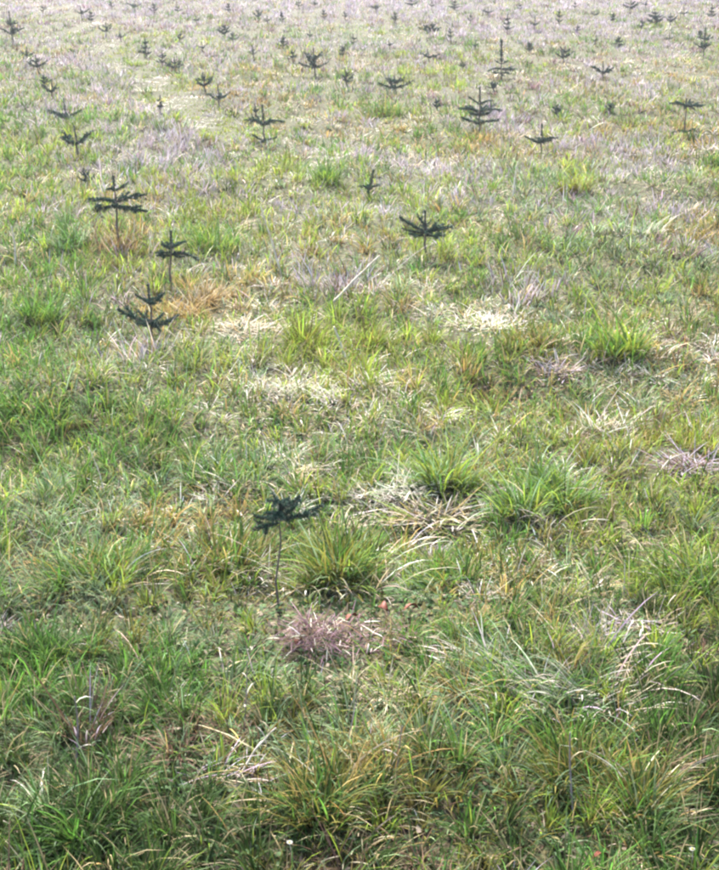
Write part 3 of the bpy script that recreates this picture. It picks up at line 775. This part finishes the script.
# ------------------------------------------------------------------ stalks, leaves, flowers
def stalk(pix, label, rad=0.0042, mat=None, name='dry_stalk', h_end=None, sag=0.0):
    """a dry stem from base pixel to tip pixel, standing in the plane of its base"""
    (bx, by), (tx, ty) = pix
    cx, cy = at(bx, by); s = scale_at(by)
    h = height_at(cx, cy, ty)
    dx = (tx - bx) * s
    k = 8
    pts = []
    for i in range(k + 1):
        f = i / k
        pts.append([dx * f, 0.03 * math.sin(f * 3.1) + 0.04 * f, -0.012 + (h + 0.012) * (f + sag * math.sin(f * math.pi)) + 0.002 * math.sin(i * 1.9)])
    o = link_mesh(name, to_mesh(name, tube(pts, np.linspace(rad, rad * 0.5, k + 1) * max(1, cy / 4.0) ** 0.6, 6)), [mat or M_STALK])
    o.location = (cx, cy, float(ground_z(cx, cy)))
    p = np.array(pts)
    n = 3                                                    # withered leaf sheaths along the stem
    idx = rng.permutation(k - 2)[:n] + 2
    cb_, ct_ = kind_colours({'pale': 2, 'straw': 2}, n)
    for q in range(n):
        link_mesh('withered_leaf', to_mesh('withered_leaf', blades(p[idx[q:q + 1]], rng.uniform(0.02, 0.05, 1), np.full(1, 0.004), rng.random(1) * 6.28,
                  rng.uniform(0.3, 0.9, 1), rng.uniform(0.5, 1.6, 1), cb_[q:q + 1], ct_[q:q + 1], 3)), [M_DEAD], o)
    return tag(o, label, 'dry stalk', 'dry stalks standing in the grass')
stalk(((328, 306), (379, 258)), 'long pale stalk leaning right from the grey dead stems near the centre', 0.0056)
stalk(((282, 276), (262, 208)), 'thin pale stalk leaning left above the grey dead stems')
stalk(((347, 362), (334, 330)), 'short thick pale stalk between two olive tussocks', 0.0065)
stalk(((513, 196), (517, 163)), 'white upright stalk below the V shaped sapling')
stalk(((131, 252), (135, 222)), 'pale stalk beside the stem of the tallest left sapling', 0.003)
stalk(((15, 265), (13, 228)), 'pale upright stalk at the left edge')
stalk(((100, 372), (97, 332)), 'grey upright weed stalk below the candelabra sapling at left', 0.003, M_DARKSTALK)
stalk(((107, 505), (90, 452)), 'thin grey stalk leaning left over the blue green grass at left', 0.0022)
stalk(((652, 482), (690, 458)), 'pale bent blade lying across the purple brown dead mat', 0.0034, sag=0.2)
stalk(((75, 770), (76, 708)), 'dark purplish weed stem at lower left', 0.003, M_DARKSTALK)
stalk(((232, 785), (275, 740)), 'pale forked dry stem at lower left beside broken stems', 0.0028)
stalk(((395, 800), (402, 738)), 'grey dry stem standing right of the bottom middle tussock', 0.002, M_DARKSTALK)
stalk(((575, 825), (568, 745)), 'grey brown stem standing left of the lower right tussock', 0.0026, M_DARKSTALK)
stalk(((243, 740), (248, 672)), 'thin brown weed stem left of the bottom middle tussock', 0.002, M_DARKSTALK)

def arching(px, py, tip, label):
    """a long straw blade rising and bending over"""
    cx, cy = at(px, py); s = scale_at(py)
    dx, dyp = (tip[0] - px) * s, 0.05
    Lh = abs(dx) * 1.12 + 0.04
    cb_, ct_ = kind_colours({'straw': 2, 'pale': 3}, 3)
    az3 = np.array([0.15, 0.28, 0.5]); az3 = az3 if dx > 0 else np.pi - az3
    o = None
    for q in range(3):
        d = blades(np.array([[0.006 * q, 0.004 * q, -0.006]]), np.array([Lh * (1, 0.92, 0.7)[q]]), np.array([(0.0075, 0.006, 0.005)[q]]), az3[q:q + 1],
                   np.array([(0.45, 0.6, 0.5)[q]]), np.array([(1.15, 1.0, 1.1)[q]]), cb_[q:q + 1], ct_[q:q + 1], 8, twist=np.array([1.2 + 0.3 * q]))
        b = link_mesh('blade' if o else 'arching_straw_blade', to_mesh('straw_blade', d), [M_DEAD], o)
        o = o or b
    o.location = (cx, cy, float(ground_z(cx, cy)))
    tag(o, label, 'straw blade', 'long straw blades arching over the tussocks')
arching(336, 790, (425, 745), 'long straw blades arching right from the bottom middle tussock')
arching(326, 790, (262, 745), 'long straw blades arching left from the bottom middle tussock')
arching(640, 800, (560, 745), 'long straw blades arching left from the lower right tussock')
arching(655, 800, (719, 750), 'long straw blades arching right from the lower right tussock')
arching(690, 590, (640, 540), 'long pale blades arching left from the big right edge tussock')
arching(115, 585, (165, 555), 'straw blades arching right from the golden based tussock at left')

def leaf(px, py, size, label, rz):
    cx, cy = at(px, py)
    n = 7; v, li, sz = [], [], []
    for i in range(n):
        t = i / (n - 1); w = size * 0.32 * math.sin(math.pi * min(0.97, t * 0.94 + 0.03)) ** 0.8
        zc = 0.35 * size * math.sin(t * 2.6)
        for k, sg in enumerate((-1, 0, 1)):
            v.append([size * (t - 0.5), sg * w, zc + abs(sg) * w * 0.45 + 0.02 * size * math.sin(5 * t + sg)])
    for i in range(n - 1):
        for k in range(2):
            a = i * 3 + k; li += [a, a + 1, a + 4, a + 3]; sz.append(4)
    v = np.array(v)
    o = link_mesh('fallen_leaf', to_mesh('fallen_leaf', (v, np.ones((len(v), 4)), np.array(li), np.array(sz))), [M_LEAF])
    m = o.modifiers.new('thick', 'SOLIDIFY'); m.thickness = 0.0006
    st = link_mesh('leaf_stem', to_mesh('leaf_stem', tube([[-size * 0.5, 0, 0], [-size * 0.7, 0.004, -0.004], [-size * 0.9, 0.01, -0.008]], [0.0012, 0.001, 0.0008], 5)), [M_DARKSTALK], o)
    o.location = (cx, cy, float(ground_z(cx, cy)) + (0.012 if py > 800 else 0.03))
    o.rotation_euler = (R(-28), R(10), rz)
    return tag(o, label, 'leaf', 'fallen red leaves')
leaf(352, 632, 0.040, 'rust red leaf on the upper edge of the pinkish twig heap', 0.6)
leaf(385, 620, 0.036, 'orange red leaf right of the twig heap, left of its pair', 2.0)
leaf(411, 622, 0.040, 'orange red leaf right of the twig heap, right of its pair', 0.2)
leaf(300, 655, 0.030, 'small red leaf at the lower left of the twig heap', 1.1)
leaf(600, 866, 0.034, 'red brown leaf at the bottom edge right of the middle', 0.1)

def flower(px, py, label):
    cx, cy = at(px, py)
    hgt = 0.045
    gz = float(ground_z(cx, cy))
    root = empty('daisy', (cx, cy, gz))
    tag(root, label, 'flower', 'small white flowers at the bottom edge')
    link_mesh('stem', to_mesh('stem', tube([[0, 0, -0.01], [0.003, 0, hgt * 0.5], [0, -0.003, hgt]], [0.0012, 0.001, 0.001], 5)), [M_STALK], root)
    n = 14
    a = np.arange(n) * 6.283 / n
    Pp = np.stack([0.002 * np.cos(a), 0.002 * np.sin(a), np.full(n, hgt)], 1)
    link_mesh('petals', to_mesh('petals', blades(Pp, np.full(n, 0.0048), np.full(n, 0.003), a, np.full(n, 1.1), np.full(n, 0.3), np.ones((n, 3)), np.ones((n, 3)), 3, twist=np.zeros(n))), [M_PETAL], root)
    link_mesh('disc', to_mesh('disc', tube([[0, 0, hgt - 0.001], [0, 0, hgt + 0.0015], [0, 0, hgt + 0.0025]], [0.002, 0.0019, 0.001], 8)), [M_DISC], root)
flower(290, 862, 'small white flower near the bottom edge left of the middle')
flower(690, 869, 'small white flower in the lower right corner')

# ------------------------------------------------------------------ haze
def haze_box(x0, x1, y0, y1, z0, z1, density):
    v = np.array([[a, b, c] for c in (z0, z1) for b in (y0, y1) for a in (x0, x1)], float)
    li = np.array([0, 2, 3, 1, 4, 5, 7, 6, 0, 1, 5, 4, 2, 6, 7, 3, 0, 4, 6, 2, 1, 3, 7, 5])
    me = to_mesh('haze', (v, np.ones((8, 4)), li, np.full(6, 4)), False)
    m, n, l = new_mat('haze_air')
    pv = n.new('ShaderNodeVolumePrincipled')
    pv.inputs['Color'].default_value = (0.95, 0.90, 1.0, 1)
    pv.inputs['Density'].default_value = density
    pv.inputs['Anisotropy'].default_value = 0.55
    o = n.new('ShaderNodeOutputMaterial'); l.new(pv.outputs[0], o.inputs['Volume'])
    tag(link_mesh('haze', me, [m]), 'pale bright haze over the far part of the field', kind='stuff')
haze_box(-950, 950, -350, 1550, -1.1, 2.6, 0.0012)
print('tris', sum(len(o.data.loops) - 2 * len(o.data.polygons) for o in scene.objects if o.type == 'MESH'))
